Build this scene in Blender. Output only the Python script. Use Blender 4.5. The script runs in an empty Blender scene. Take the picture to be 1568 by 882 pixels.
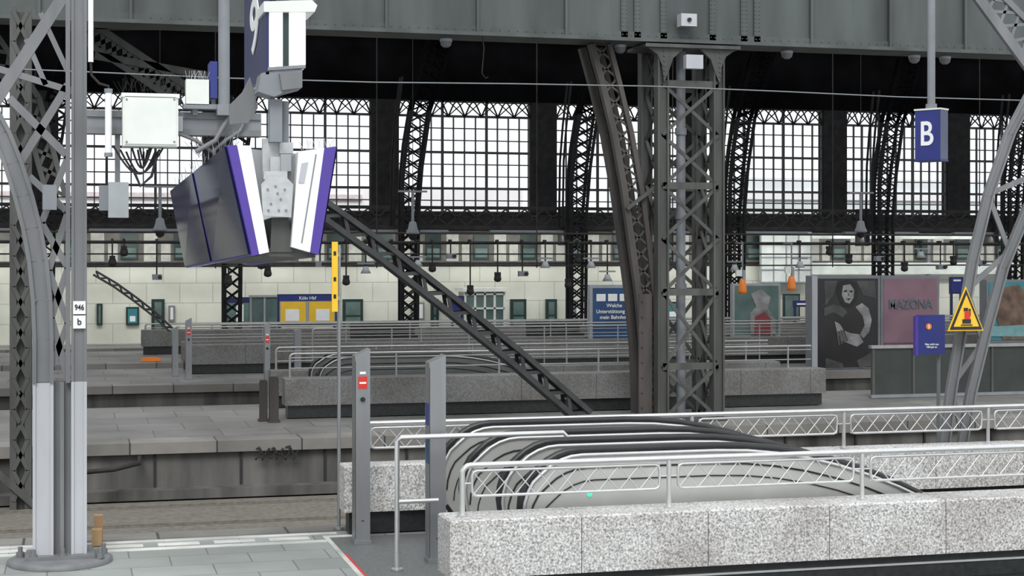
import bpy, math, random
from mathutils import Vector
random.seed(4)
# ---------------------------------------------------------------- image pixels to world points
# world: X along the tracks, Y across the tracks, Z up; near platform surface z=0
A=math.atan(2500/9300.0); S=math.sin(A); C=math.cos(A); F=2500.0; H=2.4
def P(x,y,Y):  # world point where image pixel (x, y) meets the plane at depth Y
    u=(x-784)/F; v=(392-y)/F; d=Y/(C-u*S)
    return Vector((d*(S+u*C),Y,H+v*d))
def V(*a): return Vector(a)
# ---------------------------------------------------------------- materials
MATS={}
def mat(name,col,rough=.6,metal=0,var=.15,scale=6,streak=False,col2=None,bump=0,emit=0,spec=.5,ior=None):
    if name in MATS: return MATS[name]
    m=bpy.data.materials.new(name); m.use_nodes=True; nt=m.node_tree; N=nt.nodes; L=nt.links
    b=N['Principled BSDF']; b.inputs['Roughness'].default_value=rough; b.inputs['Metallic'].default_value=metal
    b.inputs['Specular IOR Level'].default_value=spec
    if ior: b.inputs['IOR'].default_value=ior
    tc=N.new('ShaderNodeTexCoord'); mp=N.new('ShaderNodeMapping'); L.new(tc.outputs['Object'],mp.inputs[0])
    if streak: mp.inputs['Scale'].default_value=(1,1,.18)
    no=N.new('ShaderNodeTexNoise'); no.inputs['Scale'].default_value=scale; no.inputs['Detail'].default_value=5
    L.new(mp.outputs[0],no.inputs['Vector'])
    r=N.new('ShaderNodeValToRGB'); e=r.color_ramp.elements
    c2=col2 or tuple(min(1,c*(1+var)) for c in col)
    c1=col if col2 else tuple(c*(1-var) for c in col)
    e[0].position=.3; e[0].color=(*c1,1); e[1].position=.7; e[1].color=(*c2,1)
    L.new(no.outputs[0],r.inputs[0]); L.new(r.outputs[0],b.inputs['Base Color'])
    if bump:
        bp=N.new('ShaderNodeBump'); bp.inputs['Strength'].default_value=bump; bp.inputs['Distance'].default_value=.01
        L.new(no.outputs[0],bp.inputs['Height']); L.new(bp.outputs[0],b.inputs['Normal'])
    if emit:
        L.new(r.outputs[0],b.inputs['Emission Color']); b.inputs['Emission Strength'].default_value=emit
    MATS[name]=m; return m
def granite(name,a,bc,cc,scale=70):
    m=bpy.data.materials.new(name); m.use_nodes=True; nt=m.node_tree; N=nt.nodes; L=nt.links
    b=N['Principled BSDF']; b.inputs['Roughness'].default_value=.6
    tc=N.new('ShaderNodeTexCoord'); no=N.new('ShaderNodeTexNoise'); no.inputs['Scale'].default_value=scale; no.inputs['Detail'].default_value=6; no.inputs['Roughness'].default_value=.7
    L.new(tc.outputs['Object'],no.inputs['Vector'])
    r=N.new('ShaderNodeValToRGB'); e=r.color_ramp.elements; e[0].position=.36; e[0].color=(*a,1); e[1].position=.64; e[1].color=(*cc,1)
    k=e.new(.49); k.color=(*bc,1)
    n2=N.new('ShaderNodeTexNoise'); n2.inputs['Scale'].default_value=1.6; n2.inputs['Detail'].default_value=6; L.new(tc.outputs['Object'],n2.inputs['Vector'])
    r2=N.new('ShaderNodeValToRGB'); r2.color_ramp.elements[0].position=.35; r2.color_ramp.elements[0].color=(.76,.73,.71,1); r2.color_ramp.elements[1].position=.6; r2.color_ramp.elements[1].color=(1,1,1,1)
    mx=N.new('ShaderNodeMixRGB'); mx.blend_type='MULTIPLY'; mx.inputs[0].default_value=1
    L.new(no.outputs[0],r.inputs[0]); L.new(n2.outputs[0],r2.inputs[0]); L.new(r.outputs[0],mx.inputs[1]); L.new(r2.outputs[0],mx.inputs[2]); L.new(mx.outputs[0],b.inputs['Base Color'])
    return m
def tiles(name,c1,c2,mortar,w,h,ms,vertical=False,rough=.5,offset=.5,dirt=.72):
    m=bpy.data.materials.new(name); m.use_nodes=True; nt=m.node_tree; N=nt.nodes; L=nt.links
    b=N['Principled BSDF']; b.inputs['Roughness'].default_value=rough
    tc=N.new('ShaderNodeTexCoord'); sp=N.new('ShaderNodeSeparateXYZ'); cb=N.new('ShaderNodeCombineXYZ')
    L.new(tc.outputs['Object'],sp.inputs[0]); L.new(sp.outputs['X'],cb.inputs['X']); L.new(sp.outputs['Z' if vertical else 'Y'],cb.inputs['Y'])
    br=N.new('ShaderNodeTexBrick'); br.offset=offset; br.inputs['Scale'].default_value=1; br.inputs['Brick Width'].default_value=w; br.inputs['Row Height'].default_value=h
    br.inputs['Mortar Size'].default_value=ms; br.inputs['Color1'].default_value=(*c1,1); br.inputs['Color2'].default_value=(*c2,1); br.inputs['Mortar'].default_value=(*mortar,1)
    L.new(cb.outputs[0],br.inputs['Vector'])
    n2=N.new('ShaderNodeTexNoise'); n2.inputs['Scale'].default_value=.9; n2.inputs['Detail'].default_value=8; L.new(tc.outputs['Object'],n2.inputs['Vector'])
    r2=N.new('ShaderNodeValToRGB'); r2.color_ramp.elements[0].position=.35; r2.color_ramp.elements[0].color=(dirt,dirt,dirt*.98,1); r2.color_ramp.elements[1].position=.62; r2.color_ramp.elements[1].color=(1,1,1,1)
    mx=N.new('ShaderNodeMixRGB'); mx.blend_type='MULTIPLY'; mx.inputs[0].default_value=1
    L.new(n2.outputs[0],r2.inputs[0]); L.new(br.outputs[0],mx.inputs[1]); L.new(r2.outputs[0],mx.inputs[2]); L.new(mx.outputs[0],b.inputs['Base Color'])
    return m
STEEL=mat('painted_steel_grey',(.066,.068,.064),.6,0,.35,5,True)
STEELM=mat('painted_steel_mid',(.16,.165,.172),.5,0,.2,5,True)
STEELL=mat('painted_steel_light',(.42,.43,.46),.45,0,.12,4,True)
GIRD=mat('girder_green_grey',(.066,.078,.075),.6,0,.3,2.5,True)
BROWN=mat('rusty_brown_steel',(.035,.03,.027),.7,0,.35,6,True)
DARK=mat('dark_iron',(.012,.012,.013),.8,0,.4,5,spec=.15)
DARK2=mat('dark_iron_soft',(.025,.024,.025),.7,0,.4,5,spec=.25)
MULL=mat('window_frame_iron',(.03,.032,.035),.7,0,.3,5)
BLACK=mat('roof_shade_black',(.003,.003,.0035),.95,0,.5,1,spec=.02)  # near-black colour stands in for the shade under the roof
INOX=mat('stainless_steel',(.68,.68,.68),.32,.75,.06,12)
INOXD=mat('brushed_steel_panel',(.32,.33,.34),.38,.7,.12,5,True)
INOXF=mat('railing_steel_far',(.36,.36,.35),.45,.6,.1,8)
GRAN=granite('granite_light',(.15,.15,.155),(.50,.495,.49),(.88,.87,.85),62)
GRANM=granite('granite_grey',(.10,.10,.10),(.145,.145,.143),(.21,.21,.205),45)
GRAND=mat('dark_polished_granite',(.018,.021,.021),.35,0,.35,25)
DRK=mat('joint_dark',(.02,.02,.02),.8)
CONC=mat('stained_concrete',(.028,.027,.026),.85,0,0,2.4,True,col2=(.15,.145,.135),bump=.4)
EDGE=tiles('platform_edge_stone',(.27,.255,.24),(.19,.18,.165),(.05,.05,.05),1.1,3,.012,dirt=.6)
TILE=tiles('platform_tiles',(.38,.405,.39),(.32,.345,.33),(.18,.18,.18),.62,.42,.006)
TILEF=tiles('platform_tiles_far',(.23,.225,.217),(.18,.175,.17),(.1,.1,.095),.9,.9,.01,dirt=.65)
BED=mat('track_bed',(.115,.105,.088),.95,0,0,14,col2=(.19,.175,.15),bump=.5)
CREAM=tiles('cream_wall_tiles',(.78,.79,.70),(.71,.72,.64),(.5,.5,.46),.9,.55,.012,True,.5,dirt=.85)
FACADE=mat('facade_stone',(.17,.165,.15),.8,0,.25,3)
WHITE=mat('white_enamel',(.85,.86,.86),.4,0,.03,5)
WHITEG=mat('white_box_paint',(.72,.74,.70),.45,0,.05,5)
LIT=mat('lit_sign_panel',(.95,.96,.95),.4,0,.02,5,emit=.5)
PURP=mat('purple_trim',(.075,.04,.30),.4,0,.05,5)
BLUE=mat('sign_blue',(.02,.03,.19),.4,0,.08,5)
NAVY=mat('sign_navy',(.015,.02,.09),.4,0,.08,5)
SCREEN=mat('dark_display_glass',(.003,.004,.018),.08,0,0,1.3,col2=(.012,.013,.085),spec=.5,ior=1.13)
RUB=mat('black_rubber',(.018,.018,.02),.4,0,.2,5)
YEL=mat('sign_yellow',(.85,.52,.03),.5,0,.05,5)
ORG=mat('signal_orange',(.8,.22,.03),.5,0,.1,5)
RED=mat('sign_red',(.65,.03,.02),.5,0,.05,5)
TEAL=mat('poster_teal',(.04,.23,.27),.4,0,.25,2)
PINK=mat('poster_pink',(.24,.135,.175),.4,0,.14,2)
PBLK=mat('poster_black',(.016,.014,.016),.3,0,.5,1.5)
PGRY=mat('poster_skin_grey',(.26,.255,.26),.4,0,.5,4)
PGRD=mat('poster_grey_dark',(.06,.06,.06),.4,0,.5,3)
PBLU=mat('poster_blue',(.015,.06,.17),.35,0,.35,1.5)
GREEN=mat('dark_green_frame',(.015,.035,.032),.4,0,.3,3)
GLZ=mat('tinted_glazing',(.12,.18,.17),.15,0,.3,2)
GREY=mat('grey_enclosure',(.2,.215,.235),.5,0,.1,5)
GREYL=mat('grey_enclosure_light',(.33,.35,.37),.5,0,.1,5)
WOOD=mat('timber',(.42,.27,.14),.7,0,.2,5,True)
WLINE_SUN=mat('white_line_sun_paint',(.7,.7,.67),.7,0,0,3,col2=(.4,.4,.38))  # line paint that also serves for painted sun patches
METF=mat('metal_floor_plate',(.16,.17,.17),.5,.3,.2,30)
BLDG=mat('outside_building',(.93,.90,.92),.8,0,.05,.6)
INOXP=mat('balustrade_panel',(.52,.52,.50),.35,.4,.12,2)
PANELD=mat('balustrade_panel_dark',(.12,.125,.125),.3,.3,.1,3)
BROWN2=mat('brown_grey_steel',(.062,.055,.051),.65,0,.35,5,True)
STEELD=mat('dark_grey_steel',(.035,.037,.039),.6,0,.3,5)
GLED=mat('green_indicator',(.05,.8,.4),.4,0,.02,5,emit=.7)
TUBEM=mat('added_fill_tube',(1,1,.97),.4,0,.01,5,emit=2.5)  # glowing tube of the added fill lights
# ---------------------------------------------------------------- mesh builder
class B:
    def __init__(s,name): s.n=name; s.v=[]; s.f=[]; s.m=[]; s.sm=[]; s.mats=[]
    def mi(s,m):
        if m not in s.mats: s.mats.append(m)
        return s.mats.index(m)
    def add(s,vs,fs,m,smooth=False):
        o=len(s.v); s.v+= [Vector(v) for v in vs]; k=s.mi(m)
        for f in fs: s.f.append(tuple(i+o for i in f)); s.m.append(k); s.sm.append(smooth)
        return s
    def hexa(s,p,m): # p: bottom4 ccw, top4
        return s.add(p,[(3,2,1,0),(4,5,6,7),(0,1,5,4),(1,2,6,5),(2,3,7,6),(3,0,4,7)],m)
    def box(s,x0,x1,y0,y1,z0,z1,m):
        return s.hexa([(x0,y0,z0),(x1,y0,z0),(x1,y1,z0),(x0,y1,z0),(x0,y0,z1),(x1,y0,z1),(x1,y1,z1),(x0,y1,z1)],m)
    def prism(s,pts,y0,y1,m): # pts (x,z)
        n=len(pts)
        return s.add([(x,y0,z) for x,z in pts]+[(x,y1,z) for x,z in pts],[tuple(range(n)),tuple(range(2*n-1,n-1,-1))]+[(i,i+n,(i+1)%n+n,(i+1)%n) for i in range(n)],m)
    def pp(s,px,Y,t,m): # outline in image pixels, projected onto plane Y
        return s.prism([(P(x,y,Y).x,P(x,y,Y).z) for x,y in px],Y,Y+t,m)
    def beam(s,p,q,w,t,m):
        p=Vector(p);q=Vector(q); d=(q-p).normalized(); n=Vector((0,1,0))
        if abs(d.y)>.8: n=Vector((0,0,1))
        sd=d.cross(n).normalized(); n=sd.cross(d).normalized(); a=sd*w/2; b=n*t/2
        return s.hexa([p-a-b,p+a-b,p+a+b,p-a+b,q-a-b,q+a-b,q+a+b,q-a+b],m)
    def path(s,pts,w,t,m):
        for i in range(len(pts)-1): s.beam(pts[i],pts[i+1],w,t,m)
        return s
    def cyl(s,p,q,r,m,n=12,r2=None):
        p=Vector(p);q=Vector(q); d=(q-p).normalized(); a=d.orthogonal().normalized(); b=d.cross(a); r2=r if r2 is None else r2
        vs=[p+(a*math.cos(2*math.pi*i/n)+b*math.sin(2*math.pi*i/n))*r for i in range(n)]+[q+(a*math.cos(2*math.pi*i/n)+b*math.sin(2*math.pi*i/n))*r2 for i in range(n)]
        s.add(vs,[(i,(i+1)%n,(i+1)%n+n,i+n) for i in range(n)],m,True)
        s.add(vs,[tuple(range(n-1,-1,-1)),tuple(range(n,2*n))],m)
        return s
    def tube(s,pts,r,m,n=8):
        pts=[Vector(p) for p in pts]; vs=[]; prev=None
        for i,p in enumerate(pts):
            d=(pts[min(i+1,len(pts)-1)]-pts[max(i-1,0)]).normalized()
            a=(d.orthogonal() if prev is None else (prev-d*prev.dot(d))).normalized(); prev=a; b=d.cross(a)
            vs+=[p+(a*math.cos(2*math.pi*k/n)+b*math.sin(2*math.pi*k/n))*r for k in range(n)]
        fs=[(i*n+k,i*n+(k+1)%n,(i+1)*n+(k+1)%n,(i+1)*n+k) for i in range(len(pts)-1) for k in range(n)]
        s.add(vs,fs,m,True); e=(len(pts)-1)*n
        s.add(vs,[tuple(range(n-1,-1,-1)),tuple(range(e,e+n))],m); return s
    def lathe(s,c,prof,m,n=16):
        c=Vector(c); vs=[c+V(r*math.cos(2*math.pi*k/n),r*math.sin(2*math.pi*k/n),z) for r,z in prof for k in range(n)]
        fs=[(i*n+k,i*n+(k+1)%n,(i+1)*n+(k+1)%n,(i+1)*n+k) for i in range(len(prof)-1) for k in range(n)]
        return s.add(vs,fs,m,True)
    def lace(s,a,b,n,w,t,m,cross=True,ties=False):
        def at(pl,f):
            L=[(pl[i+1]-pl[i]).length for i in range(len(pl)-1)]; T=sum(L)*f
            for i,l in enumerate(L):
                if T<=l or i==len(L)-1: return pl[i].lerp(pl[i+1],min(1,T/l))
                T-=l
        a=[Vector(x) for x in a]; b=[Vector(x) for x in b]
        for i in range(n):
            f0,f1=i/n,(i+1)/n
            if cross or i%2==0: s.beam(at(a,f0),at(b,f1),w,t,m)
            if cross or i%2==1: s.beam(at(b,f0),at(a,f1),w,t,m)
            if ties: s.beam(at(a,f0),at(b,f0),w,t,m)
        return s
    def done(s):
        if not s.v: return None
        xs=[v.x for v in s.v]; ys=[v.y for v in s.v]; zs=[v.z for v in s.v]
        o=V((min(xs)+max(xs))/2,(min(ys)+max(ys))/2,min(zs))
        me=bpy.data.meshes.new(s.n); me.from_pydata([v-o for v in s.v],[],s.f)
        for m in s.mats: me.materials.append(m)
        for i,p in enumerate(me.polygons): p.material_index=s.m[i]; p.use_smooth=s.sm[i]
        me.update()
        import bmesh
        bm=bmesh.new(); bm.from_mesh(me); bmesh.ops.recalc_face_normals(bm,faces=bm.faces); bm.to_mesh(me); bm.free()
        ob=bpy.data.objects.new(s.n,me); ob.location=o; bpy.context.collection.objects.link(ob); return ob
def text(parent,name,body,size,loc,m,rotz=0,ext=.003,sx=1):
    c=bpy.data.curves.new(name,'FONT'); c.body=body; c.size=size; c.extrude=ext; c.align_x='CENTER'; c.align_y='CENTER'; c.offset=size*.012
    o=bpy.data.objects.new(name,c); c.materials.append(m); bpy.context.collection.objects.link(o)
    o.rotation_euler=(math.pi/2,0,rotz); o.scale=(sx,1,1); o.parent=parent; o.location=Vector(loc)-parent.location
    return o
# ---------------------------------------------------------------- ground, platforms
b=B('ground'); b.box(-12,42,-8,60,-5.2,-5,BED); b.done()
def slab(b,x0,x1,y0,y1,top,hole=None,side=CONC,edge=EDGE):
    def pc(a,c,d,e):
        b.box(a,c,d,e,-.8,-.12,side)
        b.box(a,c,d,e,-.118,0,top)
    if hole:
        hx0,hx1,hy0,hy1=hole
        pc(x0,hx0,y0,y1); pc(hx1,x1,y0,y1); pc(hx0,hx1,y0,hy0); pc(hx0,hx1,hy1,y1)
        for yy in (hy0-.1,hy1): b.box(hx0,hx1,yy,yy+.1,-5,-.8,CREAM)
    else: pc(x0,x1,y0,y1)
b=B('platform'); slab(b,-10,40,-8,14.45,TILE,(4.6,13,11.25,13.8))
b.box(-10,40,14.15,14.46,-.1,.006,EDGE)
b.box(-10,2.2,13.62,13.72,0,.005,WLINE_SUN); b.box(-10,2.2,14.0,14.08,0,.005,WLINE_SUN)  # white lines and dashes, also painting in sun patches by the edge
for k in range(12): b.box(-3+k*.46,-3+k*.46+.34,13.8,13.93,0,.004,WLINE_SUN)
b.box(2.62,16,9.4,11.2,0,.012,GRAND)
b.box(2.1,4.6,11.25,13.8,0,.008,METF); b.box(2.06,2.1,10.3,13.8,0,.01,WLINE_SUN); b.box(2.1,2.12,11.4,13,.008,.012,RED); b.done()
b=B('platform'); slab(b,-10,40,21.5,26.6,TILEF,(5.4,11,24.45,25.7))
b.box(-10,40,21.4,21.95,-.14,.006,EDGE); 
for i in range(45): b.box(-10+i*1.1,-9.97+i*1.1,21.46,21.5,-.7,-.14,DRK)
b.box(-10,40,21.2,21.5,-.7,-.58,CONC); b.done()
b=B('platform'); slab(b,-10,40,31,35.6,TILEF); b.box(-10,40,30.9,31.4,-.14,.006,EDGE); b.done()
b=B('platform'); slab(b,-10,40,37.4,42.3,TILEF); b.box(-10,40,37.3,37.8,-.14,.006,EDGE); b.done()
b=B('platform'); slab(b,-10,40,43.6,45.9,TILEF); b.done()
b=B('track_bed')
for y0,y1 in ((14.47,21.2),(26.6,30.9),(35.6,37.3),(42.3,43.6)): b.box(-10,40,y0,y1,-1.1,-.72,BED)
b.done()
b=B('railway_track')
for yy in (16.1,17.53,19.3,20.73): 
    b.box(-10,40,yy-.03,yy+.03,-.71,-.69,BED); b.box(-10,40,yy-.06,yy+.06,-.719,-.71,BED)
b.done()
# graffiti
b=B('graffiti_tag'); base=P(418,695,21.38)
for ox,n,sc in ((-.22,2.2,1),(-.02,2.6,.9),(.16,1.8,1.1)):
    pts=[]
    for i in range(40):
        t=i/39*2*math.pi*n; pts.append(V(base.x+ox+.16*i/39+.04*math.sin(t*1.7),21.38,base.z+sc*.07*math.cos(t)+.03*math.sin(2.3*t)))
    b.tube(pts,.009,DRK,5)
b.done()
# ---------------------------------------------------------------- parapets & railings
def parapet(X0,X1,Yf,dep=.38,st=.94,stone=GRAN,strip=False):
    b=B('granite_parapet'); b.box(X0+.05,X1-.05,Yf+.05,Yf+dep-.05,.014,.2,GRAND); b.box(X0+.02,X1-.02,Yf+.02,Yf+dep-.02,.2,.585,DRK)
    if strip: b.box(X0+.05,X1-.05,Yf+.04,Yf+.05,.125,.14,INOX)
    x=X0
    while x<X1-.01:
        x2=min(x+st,X1); e=.012
        y0,y1=Yf,Yf+dep; a=x+.003; c=x2-.003
        b.add([(a,y0,.2),(c,y0,.2),(c,y1,.2),(a,y1,.2),(a,y0,.6-e),(c,y0,.6-e),(c,y1,.6-e),(a,y1,.6-e),(a+e,y0+e,.6),(c-e,y0+e,.6),(c-e,y1-e,.6),(a+e,y1-e,.6)],
          [(3,2,1,0),(0,1,5,4),(1,2,6,5),(2,3,7,6),(3,0,4,7),(4,5,9,8),(5,6,10,9),(6,7,11,10),(7,4,8,11),(8,9,10,11)],stone)
        x=x2
    return b.done()
def railing(X0,X1,Y,sp=1.52,z0=.602,zt=.95,r=.021,detail=True,m=INOX):
    b=B('metal_railing'); n=int((X1-X0)/sp)
    R=.06; arc=[V(X0,Y,z0),V(X0,Y,zt-R)]+[V(X0+R-R*math.cos(t),Y,zt-R+R*math.sin(t)) for t in (math.pi/8,math.pi/4,3*math.pi/8,math.pi/2)]+[V(X1,Y,zt)]
    b.tube(arc,r,m,8)
    for i in range(0,n+1):
        x=X0+i*sp
        if i: b.cyl((x,Y,z0),(x,Y,zt),r*.85,m,8)
        b.cyl((x,Y,z0),(x,Y,z0+.012),r*1.8,m,10)
        x2=min(x+sp,X1)
        if x2-x<.4: continue
        a,c=x+.07,x2-.07; h0,h1=max(z0+.04,zt-.215),zt-.04; q=.035
        if detail:
            fr=[V(a+q,Y,h0),V(c-q,Y,h0),V(c-.01,Y,h0+.01),V(c,Y,h0+q),V(c,Y,h1-q),V(c-.01,Y,h1-.01),V(c-q,Y,h1),V(a+q,Y,h1),V(a+.01,Y,h1-.01),V(a,Y,h1-q),V(a,Y,h0+q),V(a+.01,Y,h0+.01),V(a+q,Y,h0)]
            b.tube(fr,.011,m,6)
            k=9; s=(c-a)/k
            for j in range(k):
                b.cyl((a+j*s,Y,h0),(a+(j+1)*s,Y,h1),.0045,m,5); b.cyl((a+j*s,Y,h1),(a+(j+1)*s,Y,h0),.0045,m,5)
            for zc in (h0+.09,):
                b.cyl((x,Y,zc),(a,Y,zc),.007,m,5); b.cyl((x2,Y,zc),(c,Y,zc),.007,m,5)
        else:
            if zt>.8: b.cyl((x,Y,h1-.02),(x2,Y,h1-.02),.01,m,6)
            b.cyl((x,Y,h0),(x2,Y,h0),.01,m,6)
    return b.done()
parapet(2.47,16,10.82,strip=True); railing(2.6,15.9,11.0)
parapet(2.24,16,13.87,.27); railing(2.42,15.9,13.98)
FR=dict(detail=False,m=INOXF,r=.018)
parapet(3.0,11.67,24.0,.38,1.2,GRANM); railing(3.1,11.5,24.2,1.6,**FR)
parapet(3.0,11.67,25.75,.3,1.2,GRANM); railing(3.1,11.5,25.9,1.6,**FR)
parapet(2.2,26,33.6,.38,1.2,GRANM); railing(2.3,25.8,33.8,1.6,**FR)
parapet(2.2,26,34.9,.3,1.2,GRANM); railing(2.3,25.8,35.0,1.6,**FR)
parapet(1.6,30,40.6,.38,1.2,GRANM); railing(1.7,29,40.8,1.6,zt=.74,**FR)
railing(4.6,27,32.4,1.6,z0=.006,**FR)
# ---------------------------------------------------------------- escalators
def escalator(Ya,Yb,X0,Xf,zt=.95,dz=2.6,pan=INOXP,trim=INOX):
    b=B('escalator'); R=3.5; top=[]
    for i in range(9):
        t=math.pi-i/8*math.pi/2; top.append((X0+.42+.42*math.cos(t),.53+(zt-.53)*math.sin(t)))
    x=X0+.6
    while x<Xf: top.append((x,zt)); x+=.3
    sl=.577
    for i in range(9):
        dx=i/8*sl*R; top.append((Xf+dx,zt-dx*dx/2/R))
    lx,lz=top[-1]; top.append((lx+dz/sl,lz-dz))
    def base(x,z): 
        return .012 if x<4.55 and x<Xf+.1 else min(.012,z-.93)
    for Y in (Ya,Yb):
        for i in range(len(top)-1):
            (x0,z0),(x1,z1)=top[i],top[i+1]
            b0,b1=base(x0,z0),base(x1,z1); w=.022
            b.hexa([(x0,Y-w,b0),(x1,Y-w,b1),(x1,Y+w,b1),(x0,Y+w,b0),(x0,Y-w,z0),(x1,Y-w,z1),(x1,Y+w,z1),(x0,Y+w,z0)],pan)
        b.box(X0,X0+.02,Y-.022,Y+.022,.012,.53,pan)
        hr=[V(X0+.3,Y,.12),V(X0+.12,Y,.18),V(X0+.01,Y,.34)]+[V(x-.02 if i<4 else x,Y,z+.03) for i,(x,z) in enumerate(top)]
        b.tube(hr,.03,RUB,8)
        for s in (-1,1): b.tube([h+V(.02,.03*s,-.034) for h in hr[2:]],.015,trim,6)
        b.tube([h+V(.06 if i<9 else 0,-.028,-.13) for i,h in enumerate(hr[3:])],.007,DARK2,5)
        b.tube([h+V(.12 if i<9 else 0,-.028,-.22) for i,h in enumerate(hr[3:])],.005,DARK2,5)
        b.box(X0-.05,Xf,Y-.09,Y+.09,.012,.1,INOXD)
    b.box(X0+.2,Xf,Ya+.09,Yb-.09,.01,.02,METF)
    n=int((lx+dz/sl-Xf)/.4)
    for i in range(n):
        x=Xf+.4*i; dx=max(0,x-Xf); z=-(dx*dx/2/R if dx<sl*R else sl*sl*R/2+(dx-sl*R)*sl)
        b.box(x,x+.4,Ya+.04,Yb-.04,z-.25,z-.02,METF); b.box(x,x+.02,Ya+.04,Yb-.04,z-.02,z-.015,YEL)
    if pan is INOXP and Ya<12:
        q=P(903,757,Ya-.03); b.cyl((q.x,Ya-.03,q.z),(q.x,Ya-.02,q.z),.018,GLED,16)
    return b.done()
escalator(11.42,12.02,3.15,4.62); escalator(12.62,13.45,3.0,4.62); escalator(24.62,25.5,3.6,5.45,zt=.86,pan=PANELD,trim=INOXF)
# gate railing between escalators
b=B('divider_railing'); Y=12.22; zt=1.02; x0=2.38; x1=P(868,665,Y).x
b.tube([V(x0,Y,.01),V(x0,Y,zt-.03),V(x0+.03,Y,zt),V(x1-.03,Y,zt),V(x1,Y,zt-.03),V(x1,Y,zt-.16)],.02,INOX,10)
b.cyl((x0,Y,.01),(x0,Y,.025),.045,INOX,12); b.cyl((x0,Y,.53),(2.7,Y,.53),.018,INOX,8); b.cyl((x1,Y,zt-.2),(x1,Y,zt-.12),.03,INOX,10)
b.cyl((x1,Y,.01),(x1,Y,zt-.1),.018,INOX,8); b.done()
# escalator signal posts
def post(xc,Y,zt,w,dp,red=True,name='escalator_control_post',m=INOXD,zb=.009):
    b=B(name); a=w/2
    b.hexa([(xc-a,Y,zb),(xc+a,Y,zb),(xc+a,Y+dp,zb),(xc-a,Y+dp,zb),(xc-a,Y,zt-.06),(xc+a,Y,zt),(xc+a,Y+dp,zt),(xc-a,Y+dp,zt-.06)],m)
    b.box(xc-a*1.15,xc+a*1.15,Y-.01,Y+dp+.01,zb,zb+.03,m)
    b.box(xc-.012,xc+.012,Y-.004,Y,.2,.206,DRK)
    if red:
        b.box(xc-a*.6,xc+a*.6,Y-.006,Y,zt-.33,zt-.23,RED); b.box(xc-a*.45,xc+a*.45,Y-.008,Y-.005,zt-.29,zt-.275,WHITE)
        b.box(xc-a*.4,xc+a*.4,Y-.006,Y,zt-.21,zt-.19,WHITE); b.cyl((xc,Y-.02,zt-.42),(xc,Y,zt-.42),.02,DRK,12)
    else:
        b.box(xc-a-.004,xc-a,Y+.03,Y+dp-.03,zt-.55,zt-.38,BLUE); b.box(xc-a-.004,xc-a,Y+.03,Y+dp-.03,zt-.85,zt-.62,PBLU)  # blue patches paint in reflections on the post's left side
    b.box(xc-a,xc-a+.004,Y-.002,Y,zb+.05,zt-.1,DRK)
    return b.done()
post(2.32,13.4,1.63,.125,.16); post(2.74,12.42,1.63,.13,.16,False)
def bollard(x,Y,h,w):
    b=B('dark_steel_bollard'); b.box(x-w/2,x+w/2,Y,Y+w,.005,h-.02,BROWN); b.box(x-w/2+.01,x+w/2-.01,Y+.01,Y+w-.01,h-.02,h,BROWN); b.box(x-w/2-.02,x+w/2+.02,Y-.02,Y+w+.02,.004,.03,BROWN); b.done()
bollard(P(420,600,23.6).x,23.6,.66,.13); bollard(P(404,600,23.8).x,23.8,.6,.11)
post(P(422,600,25).x,26.1,1.35,.09,.12,True,zb=.005); post(P(284,560,33.2).x-.2,33.2,1.0,.12,.15,False,zb=.005); post(P(455,560,33.2).x,33.1,.95,.14,.15,False,zb=.005)
post(P(290,560,32).x,32.2,1.2,.12,.12,True,zb=.005)
# thin pole with yellow track sign
b=B('yellow_sign_pole'); q=P(519,600,14.2); b.cyl((q.x,14.2,.008),(q.x,14.2,P(519,375,14.2).z),.016,INOXD,10)
z0,z1=P(512,478,14).z,P(512,370,14).z
b.box(q.x-.072,q.x-.02,14.13,14.15,z0,z1,YEL)
for k in (1,3,6): b.box(q.x-.058,q.x-.036,14.126,14.13,z0+.04+k*.075,z0+.075+k*.075,DARK2)
b.box(q.x-.03,q.x,14.14,14.2,z0+.1,z0+.13,INOXD); b.box(q.x-.03,q.x,14.14,14.2,z1-.13,z1-.1,INOXD)
b.cyl((q.x,14.2,.008),(q.x,14.2,.03),.05,INOXD,12); b.done()
# ---------------------------------------------------------------- main girder
b=B('plate_girder'); zb=5.53
b.box(-10,40,22.3,22.36,zb,8.2,GIRD); b.box(-10,40,22.12,22.75,zb-.05,zb,GIRD); b.box(-10,40,22.26,22.3,zb,zb+.1,GIRD)
for x in (590,730,865,1240,1360,1475,470,335,200,60,-60):
    X=P(x,50,22.3).x; b.box(X-.018,X+.018,22.22,22.3,zb,8.2,GIRD); 
for x in (955,975,1090,1138,1158,1015):
    X=P(x,50,22.3).x; b.box(X-.05,X+.05,22.26,22.3,zb,8.2,GIRD)
    for k in range(14):
        for s in (-.03,.03): b.cyl((X+s,22.25,zb+.06+k*.06),(X+s,22.26,zb+.06+k*.06),.009,GIRD,6)
for i in range(200):
    X=1+i*.13; b.cyl((X,22.25,zb+.05),(X,22.26,zb+.05),.008,GIRD,5)
b.done()
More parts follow.
